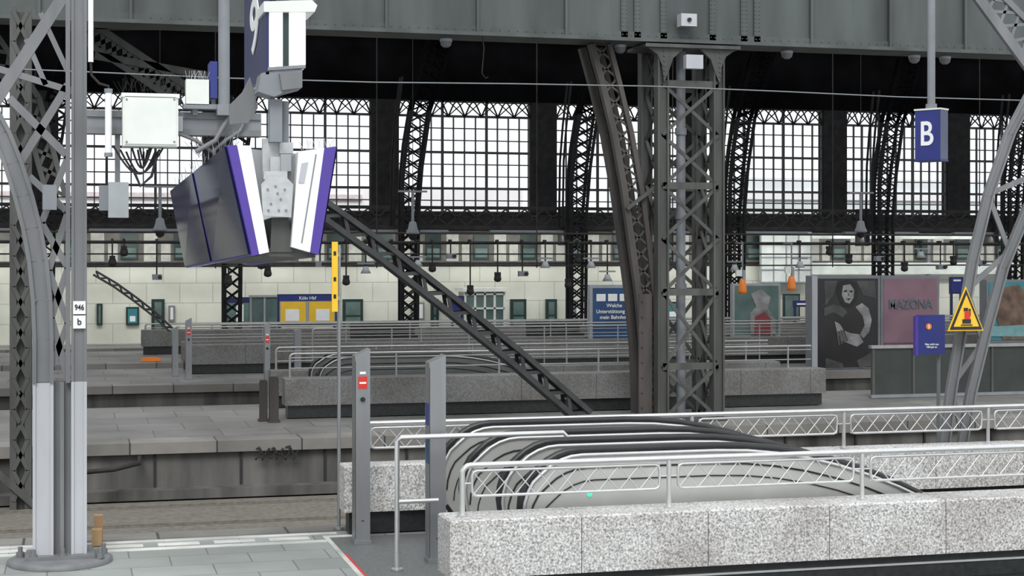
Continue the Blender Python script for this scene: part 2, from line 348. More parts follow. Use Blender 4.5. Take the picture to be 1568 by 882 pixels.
# ---------------------------------------------------------------- main lattice column
b=B('lattice_column'); Yc=22.35
zt=5.46
xl=P(1011,300,Yc).x; xr=P(1096,300,Yc).x; xm=P(1050,300,Yc).x
for yy in (Yc-.05,Yc+.65):
    for X in (xl,xr):
        b.box(X-.075,X+.075,yy-.04,yy+.04,.008,zt,STEEL); b.box(X-.085,X-.06,yy-.09,yy+.09,.008,zt,STEEL); b.box(X+.06,X+.085,yy-.09,yy+.09,.008,zt,STEEL)
    for y in (285,447,560,130):
        z=P(1055,y,Yc).z; b.box(xl,xr,yy-.06,yy-.03,z-.05,z+.05,STEEL)
    zs=[P(1055,y,Yc).z for y in (640,560,447,285,130)]
    for a,c in zip(zs[:-1],zs[1:]):
        m=(a+c)/2 if c-a>1.4 else None
        seq=[(a,(a+c)/2),((a+c)/2,c)] if m else [(a,c)]
        for p0,p1 in seq:
            b.beam((xl,yy-.05,p0),(xr,yy-.05,p1),.05,.02,STEEL); b.beam((xr,yy-.03,p0),(xl,yy-.03,p1),.05,.02,STEEL)
for X in (xl,xr):
    b.lace([V(X,Yc,.1),V(X,Yc,zt)],[V(X,Yc+.6,.1),V(X,Yc+.6,zt)],8,.05,.02,STEEL)
b.cyl((xm,Yc+.2,.008),(xm,Yc+.2,zt),.068,GREY,16)
for y in (330,440,560,200): z=P(1055,y,Yc).z; b.cyl((xm,Yc+.2,z-.05),(xm,Yc+.2,z+.05),.085,GREY,16)
for sx,X in ((-1,xl),(1,xr)):
    pr=[(X,zt-.55),(X+sx*.03,zt-.3),(X+sx*.1,zt-.15),(X+sx*.25,zt-.05),(X+sx*.25,zt),(X-sx*.32,zt),(X-sx*.28,zt-.08),(X-sx*.14,zt-.2),(X-sx*.07,zt-.4)]
    if sx<0: pr=pr[::-1]
    b.prism(pr,Yc-.16,Yc-.1,STEEL)
    for k in range(6): b.cyl((X,Yc-.175,zt-.45+k*.07),(X,Yc-.16,zt-.45+k*.07),.013,STEEL,6)
b.box(xl-.3,xr+.3,Yc-.22,Yc+.6,zt-.05,zt,STEEL)
b.box(xl-.12,xr+.12,Yc-.2,Yc+.75,.007,.05,STEEL)
q=P(1062,95,Yc-.25); b.box(q.x-.13,q.x+.13,Yc-.3,Yc-.18,q.z-.1,q.z+.1,STEELL)
b.done()
b=B('floodlight_box'); q=P(1056,30,22.0); b.box(q.x-.12,q.x+.12,22.02,22.19,q.z-.09,q.z+.09,STEELL); b.box(q.x-.03,q.x+.03,22.19,22.258,q.z-.03,q.z+.03,STEELL); b.cyl((q.x,21.99,q.z),(q.x,22.02,q.z),.03,DRK,12); b.done()
# arch rib beside column
b=B('arched_rib'); Yr=22.5
inn=[P(x,y,Yr) for x,y in ((905,68),(922,130),(940,205),(955,290),(966,370),(977,450),(985,540),(988,636))]
out=[P(x,y,Yr) for x,y in ((932,68),(948,130),(966,205),(981,290),(992,370),(1001,450),(1005,540),(1004,636))]
for yy in (0,.45):
    o=V(0,yy,0); b.path([p+o for p in inn],.09,.12,BROWN2); b.path([p+o for p in out],.07,.12,BROWN2)
    b.lace([p+o for p in inn],[p+o for p in out],22,.03,.02,BROWN2)
b.path([p+V(.03,.2,0) for p in inn],.12,.04,DARK2)
q0=P(976,450,Yr);q1=P(1027,634,Yr)
b.box(q0.x,xl-.1,Yr-.08,Yr-.03,.03,q0.z,BROWN2)
for k in range(9): b.cyl((q0.x+.04,Yr-.1,.2+k*.22),(q0.x+.04,Yr-.08,.2+k*.22),.014,BROWN2,6)
b.beam(P(960,320,Yr-.1),P(1005,285,Yr-.1),.05,.04,STEEL)
b.done()
# inclined strut across platform
def strut(p,q,gap,w,Y,m,n,name='inclined_lattice_strut'):
    b=B(name); p=P(*p,Y);q=P(*q,Y); 
    mid=(p+q)/2+V(.05,0,.05); pl=[p,p.lerp(mid,.5)+V(0,0,.03),mid,mid.lerp(q,.5)+V(0,0,.03),q]
    d=(q-p).normalized(); nn=V(-d.z,0,d.x)*gap/2
    if nn.z<0: nn=-nn
    for yy in (0,.3):
        o=V(0,yy,0)
        b.path([a+nn+o for a in pl],w,.1,m); b.path([a-nn+o for a in pl],w,.1,m)
        b.lace([a+nn+o for a in pl],[a-nn+o for a in pl],n,w*.7,.03,m,cross=False)
    b.path([a+nn+V(0,.15,0) for a in pl],.02,.34,m)
    return b.done()
strut((480,308),(898,640),.2,.07,22.0,STEELD,22)
strut((145,418),(262,505),.1,.05,39,STEELD,14)
# ---------------------------------------------------------------- hall roof (unseen dark slats, gaps opened to light the hall) + walls
b=B('ceiling')
y=22.9
while y<47: b.box(-10,40,y,y+.65,8.9,9.1,BLACK); y+=1.9
for k in range(11): b.box(-10+k*5,-9.7+k*5,22.9,47,8.7,8.9,DARK)
b.done()
b=B('unseen_wall_left')  # unseen wall added to darken what the display glass reflects
b.box(-12,-11.8,-8,48,-.7,2.6,DARK2); b.box(-12,-11.8,-8,48,5.6,6.6,DARK2)
y=-8
while y<48: b.box(-12,-11.8,y,y+.7,2.6,6.6,DARK2); b.box(-11.95,-11.85,y+1.9,y+1.98,2.6,5.6,DARK2); y+=3.4
b.done()
Yw=46; zW0=P(784,326,Yw).z; zW1=P(784,157,Yw).z; zW2=P(784,180,Yw).z
pil=[-5.4,-.7,4.0,8.7,13.42,18.1,22.75,27.0,31.4,35.8]
b=B('wall_back')
b.box(-10,40,Yw,Yw+.3,0,2.2,CREAM); b.box(-10,40,Yw,Yw+.3,2.2,3.12,FACADE); b.box(-10,40,Yw-.06,Yw,2.14,2.22,DARK2)
b.box(-10,40,Yw-.05,Yw+.3,3.12,zW0,DARK); b.box(-10,40,Yw,Yw+.3,zW1,8.9,BLACK)  # upper wall coloured near black for the dark roof zone
for X in pil: b.box(X-.5,X+.28,Yw-.1,Yw+.3,zW0,zW1,DARK)
b.box(-10,-5.9,Yw,Yw+.3,zW0,zW1,DARK); b.box(36.1,40,Yw,Yw+.3,zW0,zW1,DARK)
b.done()
for i in range(len(pil)-1):
    b=B('window_%d'%(i+1)); a,c=pil[i]+.28,pil[i+1]-.5; w=(c-a)/12
    for k in range(13):
        t=.035 if k%4==0 else .016
        b.box(a+k*w-t,a+k*w+t,Yw,Yw+.08,zW0,zW1 if k%4==0 else zW2,MULL)
    rows=8; h=(zW2-zW0)/rows
    for k in range(rows+1):
        t=.035 if k in(0,2,5,8) else .016
        b.box(a,c,Yw+.01,Yw+.07,zW0+k*h-t,zW0+k*h+t,MULL)
    b.box(a,c,Yw,Yw+.08,zW1-.04,zW1,MULL)
    n=8; ww=(c-a)/n
    for k in range(n):
        cx=a+(k+.5)*ww; hz=(zW1-zW2)
        b.tube([V(cx-ww/2,Yw-.02,zW2),V(cx-ww*.2,Yw-.02,zW2+hz*.75),V(cx,Yw-.02,zW2+hz),V(cx+ww*.2,Yw-.02,zW2+hz*.75),V(cx+ww/2,Yw-.02,zW2)],.025,DARK,5)
        b.beam((cx-ww/2,Yw,zW2),(cx+ww/2,Yw,zW1),.03,.03,DARK); b.beam((cx+ww/2,Yw,zW2),(cx-ww/2,Yw,zW1),.03,.03,DARK)
    b.done()
b=B('outside_building'); b.box(-10,16,58,60,-5,4.9,BLDG); b.box(-10,10,57.9,58,4.4,4.6,mat('outside_trim',(.7,.62,.62),.8)); b.box(20,42,56,60,-5,5.3,mat('outside_building_grey',(.8,.84,.85),.8,0,.1,.5)); b.box(20,42,55.9,56,4.5,4.75,BLDG); b.done()
# upper floor facade windows
b=B('facade_windows'); x=-3
PALE=mat('pale_panel',(.55,.55,.50),.7)
while x<34:
    b.box(x,x+.46,Yw-.05,Yw,2.3,3.02,GREEN); b.box(x+.05,x+.41,Yw-.06,Yw-.05,2.36,2.62,GLZ); b.box(x+.05,x+.41,Yw-.06,Yw-.05,2.66,2.97,GREEN)
    b.box(x+.62,x+.98,Yw-.03,Yw,2.25,3.05,PALE); b.box(x+1.08,x+1.34,Yw-.03,Yw,2.25,2.75,PALE); x+=1.42
b.done()
# pale glazed facade at right
PG=mat('pale_glass',(.72,.76,.74),.25,0,.15,2)
b=B('glazed_facade'); q0=P(1165,432,45.6);q1=P(1242,356,45.6); b.box(q0.x,q1.x,45.6,45.7,q0.z,q1.z,PG)
for k in range(5):
    xx=q0.x+(q1.x-q0.x)*k/4; b.box(xx-.02,xx+.02,45.57,45.6,q0.z,q1.z,GREYL)
for k in range(5): zz=q0.z+(q1.z-q0.z)*k/4; b.box(q0.x,q1.x,45.57,45.6,zz-.02,zz+.02,GREYL)
q2_=P(1560,402,45.6); b.box(q1.x,q2_.x,45.6,45.7,P(1400,420,45.6).z,P(1400,402,45.6).z,PG); b.box(q1.x,q2_.x,45.6,45.7,P(1400,366,45.6).z,P(1400,358,45.6).z,PG)
for X in (q0.x+.1,q1.x-.1,q1.x+4,q2_.x-.1): b.box(X-.05,X+.05,45.62,45.7,0.002,q1.z-.2,GREY)
b.done()
# added fill tubes along the far platform, brightening the shaded cream wall
for i in range(10):
    X=-2+i*3.6
    b=B('added_fill_light'); b.box(X-1.2,X+1.2,43.95,44.15,3.06,3.12,GREY); b.cyl((X-1.15,44.05,3.03),(X+1.15,44.05,3.03),.025,TUBEM,8); o=b.done()
    ld=bpy.data.lights.new('fill_lamp','AREA'); ld.shape='RECTANGLE'; ld.size=2.3; ld.size_y=.12; ld.energy=26; ld.color=(1,1,.94)
    lo=bpy.data.objects.new('fill_lamp',ld); bpy.context.collection.objects.link(lo); lo.parent=o; lo.location=(0,.02,-.05); lo.rotation_euler=(math.radians(40),0,0)
# hall piers (lattice ribs at each pillar)
for X in pil[1:9]:
    b=B('hall_lattice_pier')
    for yy in (42.9,43.25):
        pl=[V(X-.2,yy,-.7),V(X-.2,yy,4.4),V(X-.1,yy,5.4),V(X+.05,yy,6.3)]
        pr=[V(X+.2,yy,-.7),V(X+.24,yy,3.6),V(X+.34,yy,4.8),V(X+.56,yy,6.3)]
        b.path(pl,.09,.1,DARK); b.path(pr,.07,.08,DARK); b.lace(pl,pr,22,.04,.03,DARK)
        pu=[V(X+.05,yy,6.3),V(X+.3,yy,7.3),V(X+.7,yy,8.6)]; pv=[V(X+.56,yy,6.3),V(X+.85,yy,7.2),V(X+1.3,yy,8.6)]
        b.path(pu,.09,.1,BLACK); b.path(pv,.07,.08,BLACK); b.lace(pu,pv,8,.04,.03,BLACK)  # same ribs coloured near black where roof shade swallows them
        pl2=[V(X-.45,yy,3.2),V(X-.42,yy,5),V(X-.34,yy,6),V(X-.2,yy,7.2)]; b.path(pl2,.05,.05,DARK)
    b.done()
# gantries: horizontal beams and pipes across the hall
b=B('overhead_gantry')
for z,t,y in ((3.75,.09,44.5),(3.5,.06,44.2),(3.2,.1,44.0),(3.02,.04,42.7),(2.75,.04,42.4)): b.box(-10,40,y,y+.08,z-t/2,z+t/2,DARK2)
b.lace([V(-10,44.1,3.25),V(40,44.1,3.25)],[V(-10,44.1,3.7),V(40,44.1,3.7)],90,.04,.03,DARK2)
for X in (-6,-.7,4,8.7,13.4,18.1,22.7,27,31): b.box(X-.06,X+.06,43.9,44.6,2.7,3.8,DARK2)
b.done()
b=B('overhead_gantry'); Yg=30
for y in (358,372,389,407): z=P(784,y,Yg).z; b.cyl((-8,Yg,z),(30,Yg,z),.014 if y!=372 else .03,DARK2,6)
for px in (-80,330,577,822,1030,1275,1500): X=P(px,300,Yg).x; b.cyl((X,Yg,P(784,410,Yg).z),(X,Yg,8.88),.012,DARK2,6)
b.done()
# small hanging signals / speakers / cameras on gantry
for x,y in ((410,412),(400,400),(662,405),(762,420),(885,392),(1385,405),(1410,385),(640,398),(240,420),(1300,393),(490,400),(172,395),(870,430),(720,440),(1460,395),(560,408),(930,420),(1125,405),(1225,400),(350,425),(600,380),(690,388),(800,415),(835,400),(905,400),(1270,380),(1345,392),(1440,405),(1500,398),(1535,388),(190,380),(530,425)):
    q=P(x,y,Yg-.15); b=B('hanging_signal'); zt=P(784,372,Yg).z; r=random.random()
    b.cyl((q.x,q.y,q.z),(q.x,q.y,zt+.04),.014,DARK2,6); b.box(q.x-.02,q.x+.02,q.y-.02,Yg-.03,zt+.02,zt+.06,DARK2)
    if r<.5: b.lathe(q,[(.001,-.0),(.06,-.02),(.075,-.09),(.06,-.13),(.001,-.15)],DARK2,10); b.box(q.x-.05,q.x+.05,q.y-.06,q.y+.06,q.z-.02,q.z+.04,DARK2)
    elif r<.8: b.box(q.x-.08,q.x+.09,q.y-.08,q.y+.05,q.z-.1,q.z,GREY); b.cyl((q.x+.05,q.y-.14,q.z-.05),(q.x+.05,q.y-.08,q.z-.05),.035,DARK2,10)
    else: b.lathe(q,[(.001,0),(.04,0),(.06,-.05),(.1,-.13),(.001,-.13)],GREYL,12); b.box(q.x-.16,q.x+.16,q.y-.02,q.y+.02,q.z+.04,q.z+.07,GREY)
    b.done()
for x,y in ((1137,437),(1212,432)):
    Yo=29.6; q=P(x,y,Yo); b=B('orange_signal'); zt=P(784,372,30).z; b.lathe(q,[(.001,.12),(.05,.12),(.075,.02),(.08,-.1),(.09,-.16),(.001,-.16)],ORG,12); b.cyl(q,(q.x,q.y,zt+.02),.015,GREY,6); b.cyl((q.x,q.y,zt),(q.x,29.97,zt),.015,GREY,6); b.box(q.x-.14,q.x-.02,q.y-.03,q.y+.03,q.z+.18,q.z+.3,WHITEG); b.cyl((q.x+.02,q.y-.02,q.z+.12),(q.x+.02,q.y-.02,q.z+.3),.03,GREYL,8); b.done()
# pendant platform lamps
for x,y in ((245,345),(632,350),(1318,348),(1597,350)):
    Y=26.5; q=P(x,y,Y); b=B('pendant_platform_lamp')
    b.cyl((q.x,Y,q.z),(q.x,Y,q.z+.62),.025,GREY,8); b.box(q.x-.24,q.x+.24,Y-.03,Y+.03,q.z+.6,q.z+.63,GREY)
    b.lathe(q,[(.03,.12),(.06,.1),(.08,0),(.11,-.06),(.11,-.09),(.001,-.1)],GREY,16); b.lathe(q,[(.001,-.2),(.06,-.17),(.08,-.1)],DARK2,14)
    b.cyl((q.x,Y,q.z+.62),(q.x,Y,8.9),.006,DARK2,5); b.done()
# wires
b=B('catenary_wire')
pts=[V(-10+50*i/30,18.5,P(784,126,18.5).z-.05*math.sin(i*math.pi/5)**2) for i in range(31)]; b.tube(pts,.008,GREY,5)
b.done()
b=B('hanging_cable'); q=P(738,52,22.2); b.tube([q,q+V(.03,0,-.2),q+V(0,0,-.55),q+V(.05,0,-.62),q+V(.09,0,-.6)],.008,DARK2,5); b.done()
for x,y in ((683,63),(1205,83),(1400,88),(1447,90),(950,72)):
    q=P(x,y,22.6); b=B('dome_camera'); b.cyl((q.x,q.y,5.478),(q.x,q.y,5.44),.09,STEELL,14); b.lathe((q.x,q.y,5.44),[(.085,0),(.075,-.05),(.04,-.08),(.001,-.085)],GREY,14); b.done()
# ---------------------------------------------------------------- far wall fittings
def panel(name,x0,y0,x1,y1,Y,fm,im,t=.08,fr=.04,legs=True,zg=0):
    a=P(x0,y1,Y);c=P(x1,y0,Y); b=B(name); b.box(a.x,c.x,Y,Y+t,a.z,c.z,fm); b.box(a.x+fr,c.x-fr,Y-.012,Y,a.z+fr,c.z-fr,im)
    if legs:
        for X in (a.x+.06,c.x-.06): b.box(X-.035,X+.035,Y+.01,Y+t-.01,zg+.002,a.z,fm)
    return b,a,c
dn=0
for x0,x1 in ((232,252),(525,556),(782,806),(836,853),(1000,1020),(660,672)):
    dn+=1; b,a,c=panel('door_%d'%dn,x0,458,x1,519,45.91,GREEN,GLZ,.085,.08,False); b.box(a.x+.08,c.x-.08,45.89,45.9,c.z-.5,c.z-.45,GREEN); b.done()
for x0,y0,x1,y1,m in ((193,470,213,498,TEAL),(630,463,650,490,WHITE),(880,460,897,497,WHITE),(148,465,157,498,GLZ),(345,455,384,498,GLZ),(258,468,268,492,WHITE),(1020,462,1040,490,TEAL),(1200,450,1225,490,GLZ)):
    b,a,c=panel('wall_poster',x0,y0,x1,y1,45.91,GREEN if m!=WHITE else GREY,m,.08,.05,False)
    if x0==345: b.box(a.x,c.x,45.88,45.91,c.z-.14,c.z,NAVY); b.box(a.x+.3,a.x+.5,45.89,45.9,a.z+.1,c.z-.2,WHITE)
    if m==TEAL: b.box(a.x+.1,c.x-.1,45.89,45.9,a.z+.1,a.z+.25,WHITE)
    b.done()
for x0,y0,x1,y1 in ((690,453,711,482),(1215,460,1240,470),(1455,424,1475,450)):
    b,a,c=panel('information_sign',x0,y0,x1,y1,44.3,NAVY,BLUE); b.box(a.x+.1,c.x-.1,44.27,44.29,c.z-.13,c.z-.08,WHITE); b.done()
b=B('glass_kiosk'); a=P(712,525,44.6);c=P(772,441,44.6); b.box(a.x,c.x,44.6,45.4,.01,c.z-.1,GLZ); b.box(a.x-.08,c.x+.08,44.5,45.5,c.z-.1,c.z,WHITEG)
for k in range(5): X=a.x+(c.x-a.x)*k/4; b.box(X-.03,X+.03,44.56,44.6,.01,c.z-.1,WHITEG)
for z in (.9,1.3): b.box(a.x,c.x,44.56,44.6,z,z+.05,WHITEG)
b.done()
# glass waiting-shelter behind the timetable
b=B('glass_shelter'); a=P(384,525,44.4);c=P(426,455,44.4); b.box(a.x,c.x,44.4,44.44,.01,c.z,GLZ); b.box(a.x-.04,c.x+.04,44.36,44.5,c.z,c.z+.06,GREYL)
for X in (a.x,(a.x+c.x)/2,c.x): b.box(X-.025,X+.025,44.37,44.47,.008,c.z,GREYL)
b.done()
Y=42.15
b,a,c=panel('timetable_board',425,450,516,500,Y,NAVY,GREYL,.1,.05)
w=(c.x-a.x)
b.box(a.x+.04,c.x-.04,Y-.03,Y-.01,c.z-.17,c.z-.04,BLUE); b.box(a.x+.08,a.x+w*.47,Y-.03,Y-.01,a.z+.05,c.z-.2,YEL); b.box(a.x+w*.53,c.x-.08,Y-.03,Y-.01,a.z+.05,c.z-.2,YEL)
b.box(a.x+.2,a.x+w*.36,Y-.04,Y-.03,a.z+.14,a.z+.44,WHITE); b.box(a.x+w*.64,c.x-.2,Y-.04,Y-.03,a.z+.14,a.z+.44,WHITE)
o=b.done(); text(o,'lettering','Köln Hbf',.12,(a.x+w/2,Y-.035,c.z-.105),WHITE)
Y=34.4
b,a,c=panel('advertising_board',903,436,977,530,Y,GREYL,PBLU,.15,.07)
for k in range(3): b.box(a.x+.15+k*.27,a.x+.36+k*.27,Y-.03,Y-.012,c.z-.36,c.z-.2,WHITE)
o=b.done()
for k,s in enumerate(('Welche','Unterstützung hat','mein Bahnhof?')): text(o,'lettering_%d'%k,s,.115,((a.x+c.x)/2,Y-.02,c.z-.46-k*.13),WHITE)
b,a,c=panel('advertising_board',1122,434,1195,516,Y,GREYL,GLZ,.15,.05); 
b.pp([(1150,512),(1148,480),(1158,470),(1150,450),(1165,442),(1180,455),(1176,472),(1188,490),(1188,512)],Y-.03,.01,PGRY); b.pp([(1155,512),(1156,485),(1170,478),(1182,490),(1182,512)],Y-.035,.004,mat('poster_dull_red',(.25,.05,.06),.5)); b.done()
Y=31.6
b,a,c=panel('advertising_billboard',1243,422,1348,568,Y,GREY,PBLK,.3,.06,False)
PBLK2=mat('poster_hair',(.008,.008,.008),.4)
b.pp([(1262,430),(1282,430),(1276,452),(1264,468)],Y-.018,.004,PGRD); b.pp([(1312,430),(1340,430),(1341,456),(1322,452)],Y-.018,.004,PGRD)
b.pp([(1284,434),(1296,428),(1310,433),(1315,446),(1311,462),(1302,472),(1291,470),(1284,458),(1281,446)],Y-.02,.005,PBLK2)
b.pp([(1291,437),(1302,435),(1308,444),(1307,456),(1301,465),(1294,463),(1289,452)],Y-.023,.005,PGRY)
b.pp([(1292,445),(1297,444),(1297,447),(1292,447)],Y-.026,.004,PBLK2); b.pp([(1301,445),(1306,445),(1305,448),(1301,447)],Y-.026,.004,PBLK2); b.pp([(1296,457),(1303,457),(1300,460)],Y-.026,.004,PBLK2); b.pp([(1299,447),(1301,453),(1298,453)],Y-.026,.004,PGRD)
b.pp([(1262,472),(1276,466),(1290,470),(1298,478),(1290,486),(1276,478),(1262,484)],Y-.021,.005,PGRD)
b.pp([(1310,470),(1320,464),(1330,472),(1335,490),(1331,508),(1322,518),(1317,512),(1324,498),(1321,484)],Y-.021,.005,PGRY)
b.pp([(1278,492),(1286,496),(1292,506),(1302,510),(1316,512),(1322,524),(1312,531),(1300,526),(1290,522),(1282,510)],Y-.022,.005,PGRY)
for k in range(4): b.pp([(1280+k*3.2,508-k),(1283+k*3.2,508-k),(1287+k*4,528-k*2),(1284+k*4,529-k*2)],Y-.024,.004,PGRD)
b.pp([(1312,552),(1334,540),(1338,560),(1316,563)],Y-.02,.005,PGRD); b.pp([(1264,548),(1290,556),(1292,563),(1264,563)],Y-.02,.005,PGRD)
b.box(a.x-.0,a.x+.12,Y-.03,Y,.002,c.z,STEELL); b.box(a.x,c.x,Y,Y+.2,.008,a.z,GREY); b.done()
b,a,c=panel('advertising_billboard',1349,422,1438,545,Y,GREY,PINK,.3,.06,zg=.006)
b.box(a.x+.06,c.x-.06,Y-.02,Y-.012,a.z+.06,a.z+.28,mat('poster_pink_dark',(.12,.07,.09),.5,0,.3,3)); o=b.done()
text(o,'lettering','MAZONA',.28,((a.x+c.x)/2,Y-.03,c.z-.62),mat('poster_teal_dark',(.10,.16,.18),.5),sx=.85)
b,a,c=panel('advertising_billboard',1511,428,1640,525,Y,GREY,TEAL,.3,.05,zg=.006)
b.pp([(1535,520),(1530,500),(1522,470),(1535,440),(1560,436),(1575,455),(1570,480),(1585,520)],Y-.03,.01,mat('poster_bronze',(.16,.1,.07),.5,0,.5,5)); b.pp([(1518,515),(1518,500),(1600,496),(1600,515)],Y-.035,.004,mat('poster_pale_teal',(.2,.4,.42),.5)); b.done()
# glass shelter on second platform
b=B('glass_windbreak'); Y=25.0; a=P(1337,600,Y);c=P(1450,530,Y); b.box(a.x,c.x+3,Y,Y+.03,.05,c.z,mat('green_glass',(.04,.048,.044),.2,0,.2,2)); b.box(a.x-.05,c.x+3,Y-.04,Y+.07,c.z-.02,c.z+.03,INOXF); b.box(a.x-.05,c.x+3,Y-.04,Y+.07,.007,.06,GREY)
for k in range(7): X=a.x+k*.75; b.box(X-.02,X+.02,Y-.02,Y+.05,.03,c.z,STEEL)
b.done()
b=B('blue_notice_sign'); Y=15.2; a=P(1406,543,Y);c=P(1447,482,Y); b.box(a.x,c.x,Y,Y+.05,a.z,c.z,BLUE); b.cyl((a.x+.12,Y-.006,c.z-.12),(a.x+.12,Y,c.z-.12),.032,ORG,16); b.box(a.x+.115,a.x+.125,Y-.009,Y-.005,c.z-.14,c.z-.1,WHITE); b.box(a.x-.03,a.x,Y,Y+.05,a.z-.01,c.z-.01,PURP)
b.cyl((c.x-.03,Y+.08,-.718),(c.x-.03,Y+.08,c.z),.02,STEELM,8); o=b.done()
text(o,'lettering','Hier nicht aus\nHbf get on',.028,((a.x+c.x)/2,Y-.004,a.z+.09),WHITE)
# items on mid platforms
b=B('orange_barrier'); a=P(231,560,37.9); b.box(a.x-.22,a.x+.22,37.9,38.05,.01,.07,ORG); b.box(a.x-.15,a.x+.15,37.9,38.0,.07,.1,ORG); b.done()
for x0,x1 in ((812,895),(540,640)):
    b=B('platform_bench'); a=P(x0,520,39);c=P(x1,520,39); b.box(a.x,c.x,39,39.4,.4,.46,DARK2); b.box(a.x,c.x,39.38,39.42,.46,.75,DARK2)
    for X in (a.x+.2,c.x-.2): b.box(X-.03,X+.03,39.05,39.35,.007,.4,DARK2)
    b.done()
# ---------------------------------------------------------------- near left column 946
b=B('lattice_column'); Yk=13.2
zs=P(90,585,Yk).z; zb=.05
def leg(xa,xb,y0,y1,z0,z1,m):
    xa=P(xa,600,Yk).x; xb=P(xb,600,Yk).x
    b.box(xa,xb,y0,y1,z0,z1,m)
    b.box(xa,xa+.022,y0-.014,y0,z0,z1,m); b.box(xb-.022,xb,y0-.014,y0,z0,z1,m)
ztop=P(121,-60,Yk).z
for z0,z1,m in ((zb,zs,STEELL),(zs,ztop,STEELM)):
    leg(109,133,Yk,Yk+.2,z0,z1,m)
leg(50,82,Yk,Yk+.2,zb,zs,STEELL)
b.box(P(82,600,Yk).x,P(109,600,Yk).x,Yk+.06,Yk+.12,zb,zs,STEELM); b.box(P(92,600,Yk).x,P(98,600,Yk).x,Yk+.0,Yk+.06,zb,zs,STEELM)
for yy in (Yk+.015,Yk+.185):
    arc=[P(x,y,yy) for x,y in ((66,586),(66,520),(64,460),(58,400),(49,350),(36,300),(20,250),(2,205),(-22,160),(-60,110))]
    b.path(arc,.15,.03,STEELM); b.path([p+V(-.065,-.02,0) for p in arc],.03,.05,STEELM); b.path([p+V(.065,-.02,0) for p in arc],.03,.05,STEELM)
    ch=[P(104,586,yy),P(104,300,yy),P(104,-60,yy)]; b.path(ch,.035,.05,STEELM)
    a2=[P(80,560,yy),P(78,440,yy),P(66,350,yy),P(45,270,yy)]; c2=[P(104,580,yy),P(104,440,yy),P(104,340,yy),P(104,240,yy)]
    b.lace(a2,c2,4,.05,.02,STEELM)
    b.beam(P(104,240,yy),P(14,150,yy),.06,.02,STEELM); b.beam(P(104,130,yy),P(24,260,yy),.06,.02,STEELM); b.beam(P(-20,100,yy),P(112,140,yy),.05,.02,STEELM)
    b.beam(P(100,-10,yy),P(-10,160,yy),.09,.03,STEELM); b.beam(P(62,20,yy),P(104,110,yy),.04,.02,STEELM); b.beam(P(40,60,yy),P(70,130,yy),.04,.02,STEELM)
for p in ((66,460),(36,300),(66,540)):
    for s in (-12,12): q=P(p[0]+s,p[1],Yk); b.cyl((q.x,Yk-.02,q.z),(q.x,Yk+.01,q.z),.012,STEELM,6)
for i,(y0,y1) in enumerate(((461,481),(483,503))):
    q0=P(112,y1,Yk-.02);q1=P(131,y0,Yk-.02); b.box(q0.x,q1.x,Yk-.03,Yk-.012,q0.z,q1.z,WHITE)
xc=P(92,870,Yk).x; b.lathe((xc,Yk+.08,.0),[(.001,.05),(.36,.05),(.4,.03),(.4,.002)],STEELM,40)
b.box(xc-.26,xc+.26,Yk-.1,Yk+.28,.05,.075,STEELM)
for dx,dy in ((-.2,-.05),(.02,-.06),(.3,-.1),(.33,.1),(-.3,.1)): b.cyl((xc+dx,Yk+dy,.05),(xc+dx,Yk+dy,.13),.018,STEELM,8); b.cyl((xc+dx,Yk+dy,.05),(xc+dx,Yk+dy,.09),.032,STEELM,6)
o=b.done()
q=P(121.5,471,Yk-.033); text(o,'number','946',.062,q,DRK,sx=.78); q=P(121.5,493,Yk-.033); text(o,'letter','b',.07,q,DRK)
# dark pillar behind it
b=B('lattice_pillar'); Y=20.85
for x in (20,43):
    X=P(x,400,Y).x; b.box(X-.04,X+.04,Y,Y+.06,-.718,5.45,STEEL); b.box(X-.04,X+.04,Y+.24,Y+.3,-.718,5.45,STEEL)
X0=P(20,400,Y).x;X1=P(43,400,Y).x
b.lace([V(X0,Y,-.6),V(X0,Y,5.4)],[V(X1,Y,-.6),V(X1,Y,5.4)],16,.05,.02,STEEL); b.box(X0,X1,Y+.1,Y+.2,-.718,5.4,STEEL)
b.beam(P(-30,700,Y),P(60,830,Y)+V(0,0,.4),.08,.08,STEEL); b.done()
b=B('roof_truss'); Y=23.5
u=[P(140,35,Y),P(290,135,Y)]; l=[P(125,60,Y),P(275,160,Y)]; b.path(u,.09,.1,STEEL); b.path(l,.07,.1,STEEL); b.lace(u,l,9,.06,.03,STEEL)
u=[P(-20,30,Y),P(60,150,Y),P(100,300,Y)]; l=[P(-40,50,Y),P(35,165,Y),P(75,310,Y)]; b.path(u,.07,.1,STEEL); b.path(l,.07,.1,STEEL); b.lace(u,l,10,.05,.03,STEEL)
u=[P(145,85,Y),P(330,118,Y)]; b.path(u,.1,.1,STEEL); b.beam(P(100,40,Y),P(340,40,Y),.1,.1,STEEL); b.done()
b=B('timber_block'); q=P(150,812,14.0); b.box(q.x-.03,q.x+.04,14.0,14.1,.006,.24,WOOD); b.box(q.x-.05,q.x+.03,13.9,14.0,.006,.14,WOOD); b.done()
b=B('cable_loop'); q=P(150,722,20.9); b.tube([V(q.x-.6,20.9,q.z-.02),V(q.x-.1,20.9,q.z),V(q.x+.2,20.9,q.z+.02),V(q.x+.5,20.95,q.z+.08),V(q.x+.52,21.39,q.z+.1)],.03,DARK2,8); b.done()
